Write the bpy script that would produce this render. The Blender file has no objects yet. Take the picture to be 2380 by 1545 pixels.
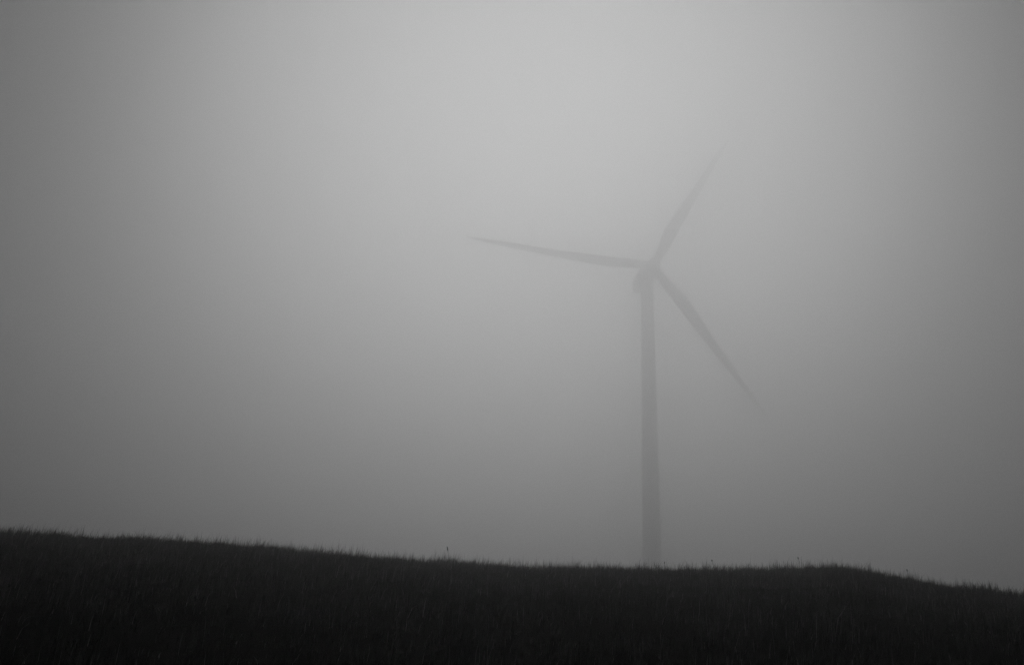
import bpy, bmesh, math, random
import numpy as np
from mathutils import Vector, Matrix

# ------------------------------------------------------------------ camera
S = bpy.context.scene
COL = S.collection
R = math.radians
PITCH = 24.17
ROLL = 2.31
LENS = 36.0 * 2400.0 / 2380.0
cam = bpy.data.cameras.new('camera')
cam.lens = LENS; cam.sensor_width = 36.0; cam.clip_start = 0.1; cam.clip_end = 6000
camo = bpy.data.objects.new('camera', cam); COL.objects.link(camo)
camo.location = (0, 0, 0); camo.rotation_euler = (Matrix.Rotation(R(90 + PITCH), 3, 'X') @ Matrix.Rotation(R(ROLL), 3, 'Z')).to_euler()
S.camera = camo

# ------------------------------------------------------------------ sky, sun, exposure
SUN_EL, SUN_AZ = 34.0, 1.9 # degrees; azimuth clockwise from +Y (view direction)
w = bpy.data.worlds.new('World'); S.world = w; w.use_nodes = True
nt = w.node_tree; nt.nodes.clear()
sky = nt.nodes.new('ShaderNodeTexSky'); sky.sky_type = 'NISHITA'; sky.sun_disc = False
sky.sun_elevation = R(SUN_EL); sky.sun_rotation = R(SUN_AZ)
sky.air_density = 1.0; sky.dust_density = 3.0
bw = nt.nodes.new('ShaderNodeRGBToBW')           # a black and white photograph
bg = nt.nodes.new('ShaderNodeBackground'); bg.inputs['Strength'].default_value = 0.06
wo = nt.nodes.new('ShaderNodeOutputWorld')
nt.links.new(sky.outputs[0], bw.inputs[0]); nt.links.new(bw.outputs[0], bg.inputs['Color'])
nt.links.new(bg.outputs[0], wo.inputs['Surface'])

sl = bpy.data.lights.new('sun', 'SUN'); sl.energy = 2.5; sl.angle = R(41); sl.color = (1, 1, 1)
so = bpy.data.objects.new('sun', sl); COL.objects.link(so)
sd = Vector((math.sin(R(SUN_AZ)) * math.cos(R(SUN_EL)), math.cos(R(SUN_AZ)) * math.cos(R(SUN_EL)), math.sin(R(SUN_EL))))
so.rotation_euler = sd.to_track_quat('Z', 'Y').to_euler(); so.location = sd * 300

S.view_settings.view_transform = 'Standard'; S.view_settings.look = 'None'
S.view_settings.gamma = 1.0; S.view_settings.exposure = -2.75
S.render.engine = 'CYCLES'
S.cycles.volume_bounces = 6
S.cycles.use_denoising = True
S.render.dither_intensity = 2.0
HAZE_DENSITY = 0.0125
HAZE_G = 0.92

# ------------------------------------------------------------------ helpers
def mat(name, col, rough=0.8, scale=None, amt=0.15, spec=0.3, noise_detail=4):
    m = bpy.data.materials.new(name); m.use_nodes = True
    n = m.node_tree; b = n.nodes['Principled BSDF']
    b.inputs['Base Color'].default_value = (col, col, col, 1)
    b.inputs['Roughness'].default_value = rough
    b.inputs['Specular IOR Level'].default_value = spec
    if scale:
        tc = n.nodes.new('ShaderNodeTexCoord'); no = n.nodes.new('ShaderNodeTexNoise')
        no.inputs['Scale'].default_value = scale; no.inputs['Detail'].default_value = noise_detail
        mr = n.nodes.new('ShaderNodeMapRange')
        mr.inputs['From Min'].default_value = .3; mr.inputs['From Max'].default_value = .7
        mr.inputs['To Min'].default_value = col * (1 - amt); mr.inputs['To Max'].default_value = col * (1 + amt)
        n.links.new(tc.outputs['Object'], no.inputs['Vector']); n.links.new(no.outputs['Fac'], mr.inputs['Value'])
        n.links.new(mr.outputs[0], b.inputs['Base Color'])
    return m

def mesh_np(name, co, faces_flat, sizes, material, smooth=False):
    me = bpy.data.meshes.new(name)
    co = np.asarray(co, np.float32)
    me.vertices.add(len(co)); me.vertices.foreach_set('co', co.ravel())
    fl = np.asarray(faces_flat, np.int32).ravel(); sz = np.asarray(sizes, np.int32)
    me.loops.add(len(fl)); me.loops.foreach_set('vertex_index', fl)
    me.polygons.add(len(sz))
    st = np.concatenate([[0], np.cumsum(sz)[:-1]]).astype(np.int32)
    me.polygons.foreach_set('loop_start', st); me.polygons.foreach_set('loop_total', sz)
    if smooth: me.polygons.foreach_set('use_smooth', np.ones(len(sz), bool))
    me.update(calc_edges=True); me.validate()
    me.materials.append(material)
    o = bpy.data.objects.new(name, me); COL.objects.link(o)
    return o

def rings(name, ring_list, material, parent=None, smooth=True, cap=True):
    """loft a list of equally long vertex rings into one closed mesh"""
    n = len(ring_list[0]); co = [v for r in ring_list for v in r]; f = []; sz = []
    for i in range(len(ring_list) - 1):
        for j in range(n):
            k = (j + 1) % n
            f += [i*n + j, i*n + k, (i+1)*n + k, (i+1)*n + j]; sz.append(4)
    if cap:
        f += list(range(n))[::-1]; sz.append(n)
        f += [(len(ring_list)-1)*n + j for j in range(n)]; sz.append(n)
    o = mesh_np(name, co, f, sz, material, smooth)
    o.parent = parent
    return o

def tag(o, label=None, cat=None, group=None, kind=None):
    if label: o['label'] = label
    if cat: o['category'] = cat
    if group: o['group'] = group
    if kind: o['kind'] = kind

def circle(r, z, n=48, cx=0, cy=0):
    return [(cx + r*math.cos(2*math.pi*i/n), cy + r*math.sin(2*math.pi*i/n), z) for i in range(n)]

# ------------------------------------------------------------------ terrain
rng = np.random.default_rng(7)
RIDGE = 25.0
FPX = 2400.0; CXP, CYP = 1190.0, 772.5
th = R(PITCH); cth, sth = math.cos(th), math.sin(th)
cr, sr = math.cos(R(ROLL)), math.sin(R(ROLL))
def proj(x, y, z):
    d = y*cth + z*sth; u = -y*sth + z*cth
    a, b = FPX*x/d, -FPX*u/d
    return CXP + a*cr - b*sr, CYP + a*sr + b*cr
SKYLINE = np.array([(-700,1195),(-250,1218),(0,1236),(100,1240),(200,1245),(300,1247),(400,1254),(500,1262),(600,1268),(700,1279),
    (780,1288),(900,1299),(1050,1306),(1130,1313),(1200,1319),(1300,1322),(1450,1324),(1600,1324),(1800,1324),(1880,1320),
    (1950,1318),(2000,1325),(2060,1337),(2150,1353),(2200,1363),(2300,1369),(2380,1382),(2600,1398),(3100,1440)], float)
SKYLINE[:, 1] += 7.0         # the ground lies a hand below the grass tips

def ridge_y(x):
    return RIDGE + 1.6*np.sin(x*0.13 + 0.6) + 0.8*np.sin(x*0.37 + 2.0)
# height of the ridge line that gives that skyline
def tables():
    xs, zs = [], []
    for px, py in SKYLINE:
        qx, qy = px - CXP, py - CYP
        a = (qx*cr + qy*sr)/FPX; b = -(-qx*sr + qy*cr)/FPX
        dx, dy, dz = a, cth - b*sth, sth + b*cth
        y = RIDGE
        for _ in range(20):
            y = float(ridge_y(dx/dy*y))
        xs.append(dx/dy*y); zs.append(dz/dy*y)
    return np.array(xs), np.array(zs)
TX, TZ = tables()
# smooth, dense table
GX = np.linspace(-60, 60, 1201)
GZ = np.interp(GX, TX, TZ)
k = np.exp(-0.5*(np.arange(-12, 13)/4.0)**2); k /= k.sum()
GZ = np.convolve(np.pad(GZ, 12, mode='edge'), k, mode='valid')

def bumps(x, y):
    return (0.05*np.sin(x*0.9 + 1.3*np.sin(y*0.5)) * np.sin(y*0.8 + 0.7*np.sin(x*0.6))
            + 0.025*np.sin(x*2.3 + y*1.1 + 1.0)*np.sin(y*2.7 - x*0.8)
            + 0.012*np.sin(x*6.1 + 2*np.sin(y*2.2))*np.sin(y*5.3 + 1.7))
def height(x, y, gz=None):
    gz = GZ if gz is None else gz
    zr = np.interp(x*RIDGE/np.clip(y, 13, 40), GX, gz); ry = ridge_y(x)
    s = y/ry
    near = -1.6 + 0.02*np.clip(x, -20, 20)*0
    rise = near + (zr - near)*(1 - np.abs(1 - np.clip(s, 0, 1))**1.35)
    back = -1.6 - 3.0*(1 - np.exp(-np.clip(-y, 0, None)/30.0))
    q = np.clip((y - ry)/150.0, 0, 1); q = q*q*(3 - 2*q)
    far = zr + (25.0 - zr)*q - 1.2*np.exp(-((y - ry - 14)/8.0)**2)*np.clip((y - ry)/6.0, 0, 1)
    z = np.where(y < 0, back, np.where(s <= 1, rise, far))
    # far to the sides everything levels out
    fade = np.exp(-(np.clip(np.abs(x) - 45, 0, None)/60.0)**2)
    z = z*fade + (1 - fade)*(-1.0 + 15.0*np.clip((y - 40)/200.0, 0, 1)**2)
    und = 1.2*np.sin(x*0.011 + 1)*np.sin(y*0.009)*np.clip((np.hypot(x, y) - 60)/120, 0, 1)
    und *= np.clip((np.hypot(x - 30, y - 230) - 15)/60, 0, 1)
    return z + bumps(x, y)*fade + und
# correct the ridge heights so that the seen skyline sits where it should
YS = np.linspace(10, 45, 500)
for _ in range(10):
    X2, Y2 = np.meshgrid(GX, YS, indexing='ij')
    X2 = X2*Y2/RIDGE
    px, py = proj(X2, Y2, height(X2, Y2))
    j = np.argmin(py, axis=1); r_ = np.arange(len(GX))
    pr, pv = px[r_, j], py[r_, j]
    err = pv - np.interp(pr, SKYLINE[:, 0], SKYLINE[:, 1])      # + : too low
    GZ = GZ + 0.8*np.where((pr > -500) & (pr < 2900), err, 0)/FPX*YS[j]*1.1
    ok = np.where((pr > -400) & (pr < 2800))[0]
    GZ[:ok[0]] = GZ[ok[0]]; GZ[ok[-1]:] = GZ[ok[-1]]
    GZ = np.convolve(np.pad(GZ, 2, mode='edge'), np.array([.1, .2, .4, .2, .1]), mode='valid')
STALK_X, STALK_Y = X2[r_, j], YS[j]

def axis(n, lim, fine):
    t = np.linspace(-1, 1, n)
    return fine*t + (lim - fine)*np.sign(t)*np.abs(t)**6
ax = axis(361, 900, 55); ay = axis(361, 900, 60) + 15
XX, YY = np.meshgrid(ax, ay, indexing='ij')
ZZ = height(XX, YY)
nx, ny = XX.shape
ii = (np.arange(nx-1)[:, None]*ny + np.arange(ny-1)[None, :]).ravel()
quads = np.stack([ii, ii + ny, ii + ny + 1, ii + 1], 1)
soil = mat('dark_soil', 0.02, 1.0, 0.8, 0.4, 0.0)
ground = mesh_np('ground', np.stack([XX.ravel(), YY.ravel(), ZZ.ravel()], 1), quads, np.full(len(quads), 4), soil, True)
tag(ground, 'dark grassy hillside rising to a gently sloping ridge', kind='structure')

# ------------------------------------------------------------------ grass (one uncountable mass)
def smooth_noise(x, y, s, seed):
    r = np.random.default_rng(seed).random((256, 256))
    u = x/s; v = y/s
    i0 = np.floor(u).astype(int); j0 = np.floor(v).astype(int); fu = u - i0; fv = v - j0
    fu = fu*fu*(3 - 2*fu); fv = fv*fv*(3 - 2*fv)
    g = lambda i, j: r[i % 256, j % 256]
    return (g(i0, j0)*(1-fu) + g(i0+1, j0)*fu)*(1-fv) + (g(i0, j0+1)*(1-fu) + g(i0+1, j0+1)*fu)*fv

def blades(x, y, h, wd, lean, seed):
    """every blade is a curved, tapering, five-vertex strip"""
    g = np.random.default_rng(seed); n = len(x)
    z = height(x, y) - 0.01
    a = g.uniform(0, 2*math.pi, n)                      # facing
    fx, fy = np.cos(a), np.sin(a)
    d = g.normal(0.25, 1.3, n)                          # lean direction, mostly to the right
    lx, ly = np.cos(d)*lean, np.sin(d)*lean
    p0 = np.stack([x, y, z], 1)
    side = np.stack([fx, fy, np.zeros(n)], 1)*(wd[:, None]/2)
    def at(t):
        return p0 + np.stack([lx*h*t**2, ly*h*t**2, h*t*(1 - 0.35*lean*t)], 1)
    v = np.stack([at(0) - side, at(0) + side, at(.55) + side*.75, at(.55) - side*.75, at(1.0)], 1)
    b = np.arange(n)[:, None]*5
    q = b + np.array([[0, 1, 2, 3]]); t = b + np.array([[3, 2, 4]])
    return v.reshape(-1, 3), q, t

def scatter(n, y0, y1, spread, extra):
    y = rng.uniform(y0, y1, n); keep = rng.random(n) < (spread*y + extra)/(spread*y1 + extra)
    y = y[keep]; x = rng.uniform(-1, 1, len(y))*(spread*y + extra)
    return x, y
V, Q, T, TONE = [], [], [], []; base = 0
def put(x, y, h, wd, lean, seed, dry=.05):
    # each blade has its own tone: mostly dark green, some of it dry straw, in patches
    global base
    g = np.random.default_rng(seed + 100)
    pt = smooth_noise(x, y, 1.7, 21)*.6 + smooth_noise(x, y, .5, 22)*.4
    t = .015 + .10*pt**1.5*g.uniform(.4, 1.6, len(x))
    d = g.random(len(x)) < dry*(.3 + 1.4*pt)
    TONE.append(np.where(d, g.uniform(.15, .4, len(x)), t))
    v, q, t = blades(x, y, h, wd, lean, seed)
    V.append(v); Q.append(q + base); T.append(t + base); base += len(v)
# tufts: gather roots round tuft centres
def tufted(n, per, y0, y1, spread, extra, rad):
    cx, cy = scatter(n, y0, y1, spread, extra)
    x = np.repeat(cx, per) + rng.normal(0, rad, len(cx)*per)
    y = np.repeat(cy, per) + rng.normal(0, rad, len(cx)*per)
    tall = np.repeat(np.clip(rng.lognormal(0, .33, len(cx)), .5, 2.0), per)
    return x, y, tall
x, y, tl = tufted(40000, 12, 5.5, 31, 0.56, 3, 0.05)
patch = smooth_noise(x, y, 1.3, 3)*0.7 + smooth_noise(x + 40, y, 0.35, 4)*0.5
h = (0.02 + 0.17*patch**1.2)*tl*rng.uniform(0.6, 1.25, len(x))
put(x, y, h, rng.uniform(.004, .008, len(x)), np.abs(rng.normal(0, .45, len(x))), 11)
# tight upright tussocks
x, y, tl = tufted(9000, 14, 5.5, 31, 0.56, 3, 0.022)
tp = smooth_noise(x + 9, y + 5, 1.1, 31)
put(x, y, (.04 + .16*tp)*tl*rng.uniform(.6, 1.2, len(x)), rng.uniform(.004, .007, len(x)), np.abs(rng.normal(0, .22, len(x))), 14, .03)
# thin taller wisps
x, y = scatter(60000, 6, 31, 0.56, 3)
k2 = smooth_noise(x, y, 2.2, 5); sel = rng.random(len(x)) < np.clip(k2*1.6 - .25, .05, 1); x, y = x[sel], y[sel]
put(x, y, np.clip(rng.lognormal(-1.6, .32, len(x)), .1, .42), rng.uniform(.003, .005, len(x)), np.abs(rng.normal(.05, .3, len(x))), 12, .12)
# rest of the hill, sparser
x = rng.uniform(-55, 55, 200000); y = rng.uniform(-8, 62, 200000)
sel = ~((y > 6) & (y < 30.5) & (np.abs(x) < 0.56*y + 2.5)); x, y = x[sel], y[sel]
sel = np.hypot(x, y) > 1.6; x, y = x[sel], y[sel]
put(x, y, rng.uniform(.08, .24, len(x)), rng.uniform(.008, .016, len(x)), np.abs(rng.normal(0, .5, len(x))), 13)
V = np.concatenate(V); Q = np.concatenate(Q); T = np.concatenate(T)
flat = np.concatenate([Q.ravel(), T.ravel()]); sizes = np.concatenate([np.full(len(Q), 4), np.full(len(T), 3)])
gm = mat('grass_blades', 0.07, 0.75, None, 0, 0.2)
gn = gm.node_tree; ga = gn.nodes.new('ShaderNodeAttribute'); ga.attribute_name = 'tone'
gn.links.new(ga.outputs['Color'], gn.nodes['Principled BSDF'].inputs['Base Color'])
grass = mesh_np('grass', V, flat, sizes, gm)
tone = np.repeat(np.concatenate(TONE), 5)
at_ = grass.data.color_attributes.new('tone', 'FLOAT_COLOR', 'POINT')
at_.data.foreach_set('color', np.stack([tone, tone, tone, np.ones(len(tone))], 1).astype(np.float32).ravel())
tag(grass, 'dense short dark grass covering the hillside up to the ridge', 'grass', kind='stuff')

# ------------------------------------------------------------------ seed stalks that stand out on the ridge
stalk_m = mat('dry_stalk', 0.05, 0.9, 30, 0.2)
def seed_stalk(at_px, hgt, lean, head, label, cat='grass stalk'):
    # it grows on the ridge crest
    i = int(np.argmin(np.abs(pr - at_px)))
    x, y = float(STALK_X[i]), float(STALK_Y[i]); z = float(height(np.array([x]), np.array([y]))[0])
    root = bpy.data.objects.new('seed_stalk', None); COL.objects.link(root); root.location = (x, y, z)
    root.empty_display_size = .1
    tag(root, label, cat, 'seed stalks standing above the ridge grass')
    def at(t): return Vector((lean*hgt*t*t, 0.1*hgt*t*t, hgt*t))
    rs = []
    for t in np.linspace(-.05, 1, 9):
        c = at(t); r = .0045*(1 - .45*max(t, 0))
        rs.append([(c.x + r*math.cos(a), c.y + r*math.sin(a), c.z) for a in np.linspace(0, 2*math.pi, 7)[:-1]])
    rings('stem', rs, stalk_m, root)
    hs = []; hl, hr = head; d = (at(1) - at(.93)).normalized()
    for s, wv in [(0, .15), (.08, .55), (.2, .85), (.4, 1), (.6, .92), (.8, .65), (.93, .35), (1, .08)]:
        c = at(1) + d*(s*hl - .01)
        hs.append([(c.x + hr*wv*(1 + .15*math.sin(3*j + 9*s))*math.cos(a), c.y + hr*wv*math.sin(a), c.z)
                   for j, a in enumerate(np.linspace(0, 2*math.pi, 9)[:-1])])
    rings('seed_head', hs, stalk_m, root)
    return root
seed_stalk(1039, .31, -.12, (.10, .013), 'lone stalk with thick dark seed head leaning left, on the slope left of the turbine')
seed_stalk(1548, .22, .05, (.05, .011), 'short straight seed stalk on the ridge just right of the turbine tower')
seed_stalk(1655, .24, -.1, (.04, .012), 'slightly crooked seed stalk between the turbine tower and the right ridge rise')
seed_stalk(1859, .27, -.08, (.05, .012), 'tallest seed stalk with a knobbly head at the start of the right ridge rise')
seed_stalk(2112, .22, .0, (.05, .011), 'seed stalk on the falling slope at the far right')

# ------------------------------------------------------------------ wind turbine
paint = mat('turbine_paint', 0.7, 0.5, 0.25, 0.06, 0.4)
metal = mat('turbine_grey_metal', 0.35, 0.5, 1.0, 0.1, 0.5)
D_, X_, Z_ = 214.3, 32.5, 114.7
YAW, TILT, AZ, OVER, LB = R(11.97), R(5.03), R(61.78), 4.5, 45.0
n = Vector((math.sin(YAW)*math.cos(TILT), -math.cos(YAW)*math.cos(TILT), math.sin(TILT)))   # rotor axis, towards the camera
hub = Vector((X_, D_, Z_)); right = Vector((math.cos(YAW), math.sin(YAW), 0)); up = n.cross(right) 
if up.z < 0: up = -up
tc = hub - OVER*n
base_z = float(height(np.array([tc.x]), np.array([tc.y]))[0])
turb = bpy.data.objects.new('wind_turbine', None); COL.objects.link(turb); turb.location = (tc.x, tc.y, base_z)
turb.empty_display_size = 5
tag(turb, 'pale three-bladed wind turbine on a tall tapering tower, fading into fog behind the ridge', 'wind turbine')
TH = tc.z - 2.0 - base_z
rs = []
joints = [0.0, .27, .55, .8, 1.0]
for t in np.linspace(0, 1, 41):
    r = 2.18 - 0.74*t
    rs.append(circle(r, t*TH - (0.5 if t == 0 else 0), 64))
tower = rings('tower', rs, paint, turb)
for t in joints[1:4]:
    r = 2.18 - 0.74*t
    fl = rings('flange', [circle(r - .02, t*TH - .14, 64), circle(r + .05, t*TH - .12, 64), circle(r + .05, t*TH + .12, 64), circle(r - .02, t*TH + .14, 64)], paint, tower, smooth=False)
rings('foundation', [circle(3.6, -.6, 48), circle(3.6, .2, 48), circle(3.3, .3, 48)], mat('concrete', .3, .9, 2, .2), turb, smooth=False)
# tower door, facing the camera side
def box(name, c, half, m, parent, rot=None, bev=0.02):
    bm = bmesh.new(); bmesh.ops.create_cube(bm, size=2)
    for v in bm.verts: v.co = Vector((v.co.x*half[0], v.co.y*half[1], v.co.z*half[2]))
    bmesh.ops.bevel(bm, geom=bm.edges[:], offset=bev, segments=2, affect='EDGES')
    me = bpy.data.meshes.new(name); bm.to_mesh(me); bm.free(); me.materials.append(m)
    o = bpy.data.objects.new(name, me); COL.objects.link(o); o.parent = parent
    o.matrix_local = Matrix.Translation(c) @ (rot if rot else Matrix())
    return o
door = box('door', Vector((0, -2.14, 1.9)), (.45, .08, 1.1), metal, tower)
box('handle', Vector((.3, -.1, 0)), (.03, .05, .12), metal, door, bev=.01)
# nacelle, in axes (right, -n back, up)
Mx = Matrix((right, -n, up)).transposed().to_4x4()          # columns: x right, y backwards, z up
Mx.translation = hub - Vector(turb.location)
prof = [(1.1, 1.0, 1.0, -.1), (1.25, 1.55, 1.5, -.1), (2.2, 1.8, 1.8, 0), (4.5, 1.9, 2.0, .05), (8, 1.85, 1.95, .1), (10.2, 1.7, 1.7, .2), (11.0, 1.35, 1.3, .3), (11.2, .9, .9, .3)]
rs = []
for yb, hw, hh, zc in prof:
    ring = []
    for i in range(32):
        a = 2*math.pi*i/32; c, s_ = math.cos(a), math.sin(a); e = .45
        ring.append((hw*math.copysign(abs(c)**e, c), yb, zc + hh*math.copysign(abs(s_)**e, s_)))
    rs.append(ring)
nac = rings('nacelle', rs, paint, turb); nac.matrix_local = Mx
mast = rings('wind_sensor', [circle(.05, 1.7, 8, 0, 9.6), circle(.05, 3.3, 8, 0, 9.6), circle(.18, 3.35, 8, 0, 9.6), circle(.02, 3.5, 8, 0, 9.6)], metal, nac)
# hub / spinner, round the axis
rs = []
for yb, r in [(1.15, 1.45), (.6, 1.62), (-.2, 1.68), (-.9, 1.55), (-1.5, 1.2), (-1.95, .75), (-2.15, .3), (-2.2, .03)]:
    rs.append([(r*math.cos(2*math.pi*i/40), yb, r*math.sin(2*math.pi*i/40)) for i in range(40)][::-1])
hb = rings('hub', rs, paint, turb); hb.matrix_local = Mx
# blades: built along +z, chord along x, leading edge +x (clockwise as seen from the camera)
def lerp(t, tab):
    return float(np.interp(t, [a for a, _ in tab], [b for _, b in tab]))
CH = [(0, 1.9), (.03, 1.9), (.08, 2.2), (.15, 2.85), (.21, 3.1), (.3, 2.95), (.5, 2.2), (.7, 1.65), (.85, 1.2), (.95, .78), (.985, .5), (1, .06)]
TK = [(0, 1.0), (.03, 1.0), (.08, .72), (.15, .42), (.21, .32), (.4, .24), (1, .16)]
LE = [(0, .5), (.04, .5), (.15, .36), (.25, .3), (1, .28)]      # share of the chord ahead of the pitch axis
TW = [(0, 12), (.2, 11), (.4, 6), (.7, 2), (1, -1)]
NB = 36
rs = []
for t in np.concatenate([np.linspace(0, .3, 22), np.linspace(.32, .96, 36), np.linspace(.965, 1, 8)]):
    c = lerp(t, CH); tk = lerp(t, TK); le = lerp(t, LE); tw = R(lerp(t, TW)); z = 1.3 + t*(LB - 1.3)
    fl = 1.5*t + 1.6*t*t                                    # cone angle and prebend away from the tower
    ring = []
    rnd = max(0, min(1, (0.14 - t)/.11)); rnd = rnd*rnd*(3 - 2*rnd)
    for i in range(NB):
        a = 2*math.pi*i/NB
        u = .5 + .5*math.cos(a)                             # 1 = leading edge
        xc = 1 - u
        yt = 5*tk*(.2969*math.sqrt(max(xc, 0)) - .1260*xc - .3516*xc**2 + .2843*xc**3 - .1036*xc**4)
        ya = math.copysign(yt, math.sin(a)) if abs(math.sin(a)) > 1e-6 else 0
        yr = .5*math.sin(a)
        yy = rnd*yr + (1 - rnd)*ya
        X = (u - (1 - le))*c; Y = yy*c
        ring.append((X*math.cos(tw) - Y*math.sin(tw), X*math.sin(tw) + Y*math.cos(tw) - fl, z))
    rs.append(ring)
first = None
for k3 in range(3):
    a = AZ + k3*2*math.pi/3                                  # angle from 'right' towards 'up'
    if first is None:
        bl = rings('blade', rs, paint, turb); first = bl
    else:
        bl = first.copy(); COL.objects.link(bl); bl.parent = turb
    bl.matrix_local = Mx @ Matrix.Rotation(-(a - math.pi/2), 4, 'Y')

# ------------------------------------------------------------------ fog
hz = bpy.data.materials.new('fog_air'); hz.use_nodes = True
hn = hz.node_tree; hn.nodes.clear()
pv = hn.nodes.new('ShaderNodeVolumePrincipled'); ho = hn.nodes.new('ShaderNodeOutputMaterial')
pv.inputs['Color'].default_value = (.98, .98, .98, 1); pv.inputs['Density'].default_value = HAZE_DENSITY
pv.inputs['Anisotropy'].default_value = HAZE_G
hn.links.new(pv.outputs[0], ho.inputs['Volume'])
zlo = float(ZZ.min()) - 1.0; zhi = 158.5; q = 930
cs = [(-q, -q, zlo), (q, -q, zlo), (q, q + 20, zlo), (-q, q + 20, zlo), (-q, -q, zhi), (q, -q, zhi), (q, q + 20, zhi), (-q, q + 20, zhi)]
fs = [0,3,2,1, 4,5,6,7, 0,1,5,4, 1,2,6,5, 2,3,7,6, 3,0,4,7]
haze = mesh_np('haze', cs, fs, [4]*6, hz)
tag(haze, 'thick pale fog filling the air around the turbine', 'fog', kind='stuff')
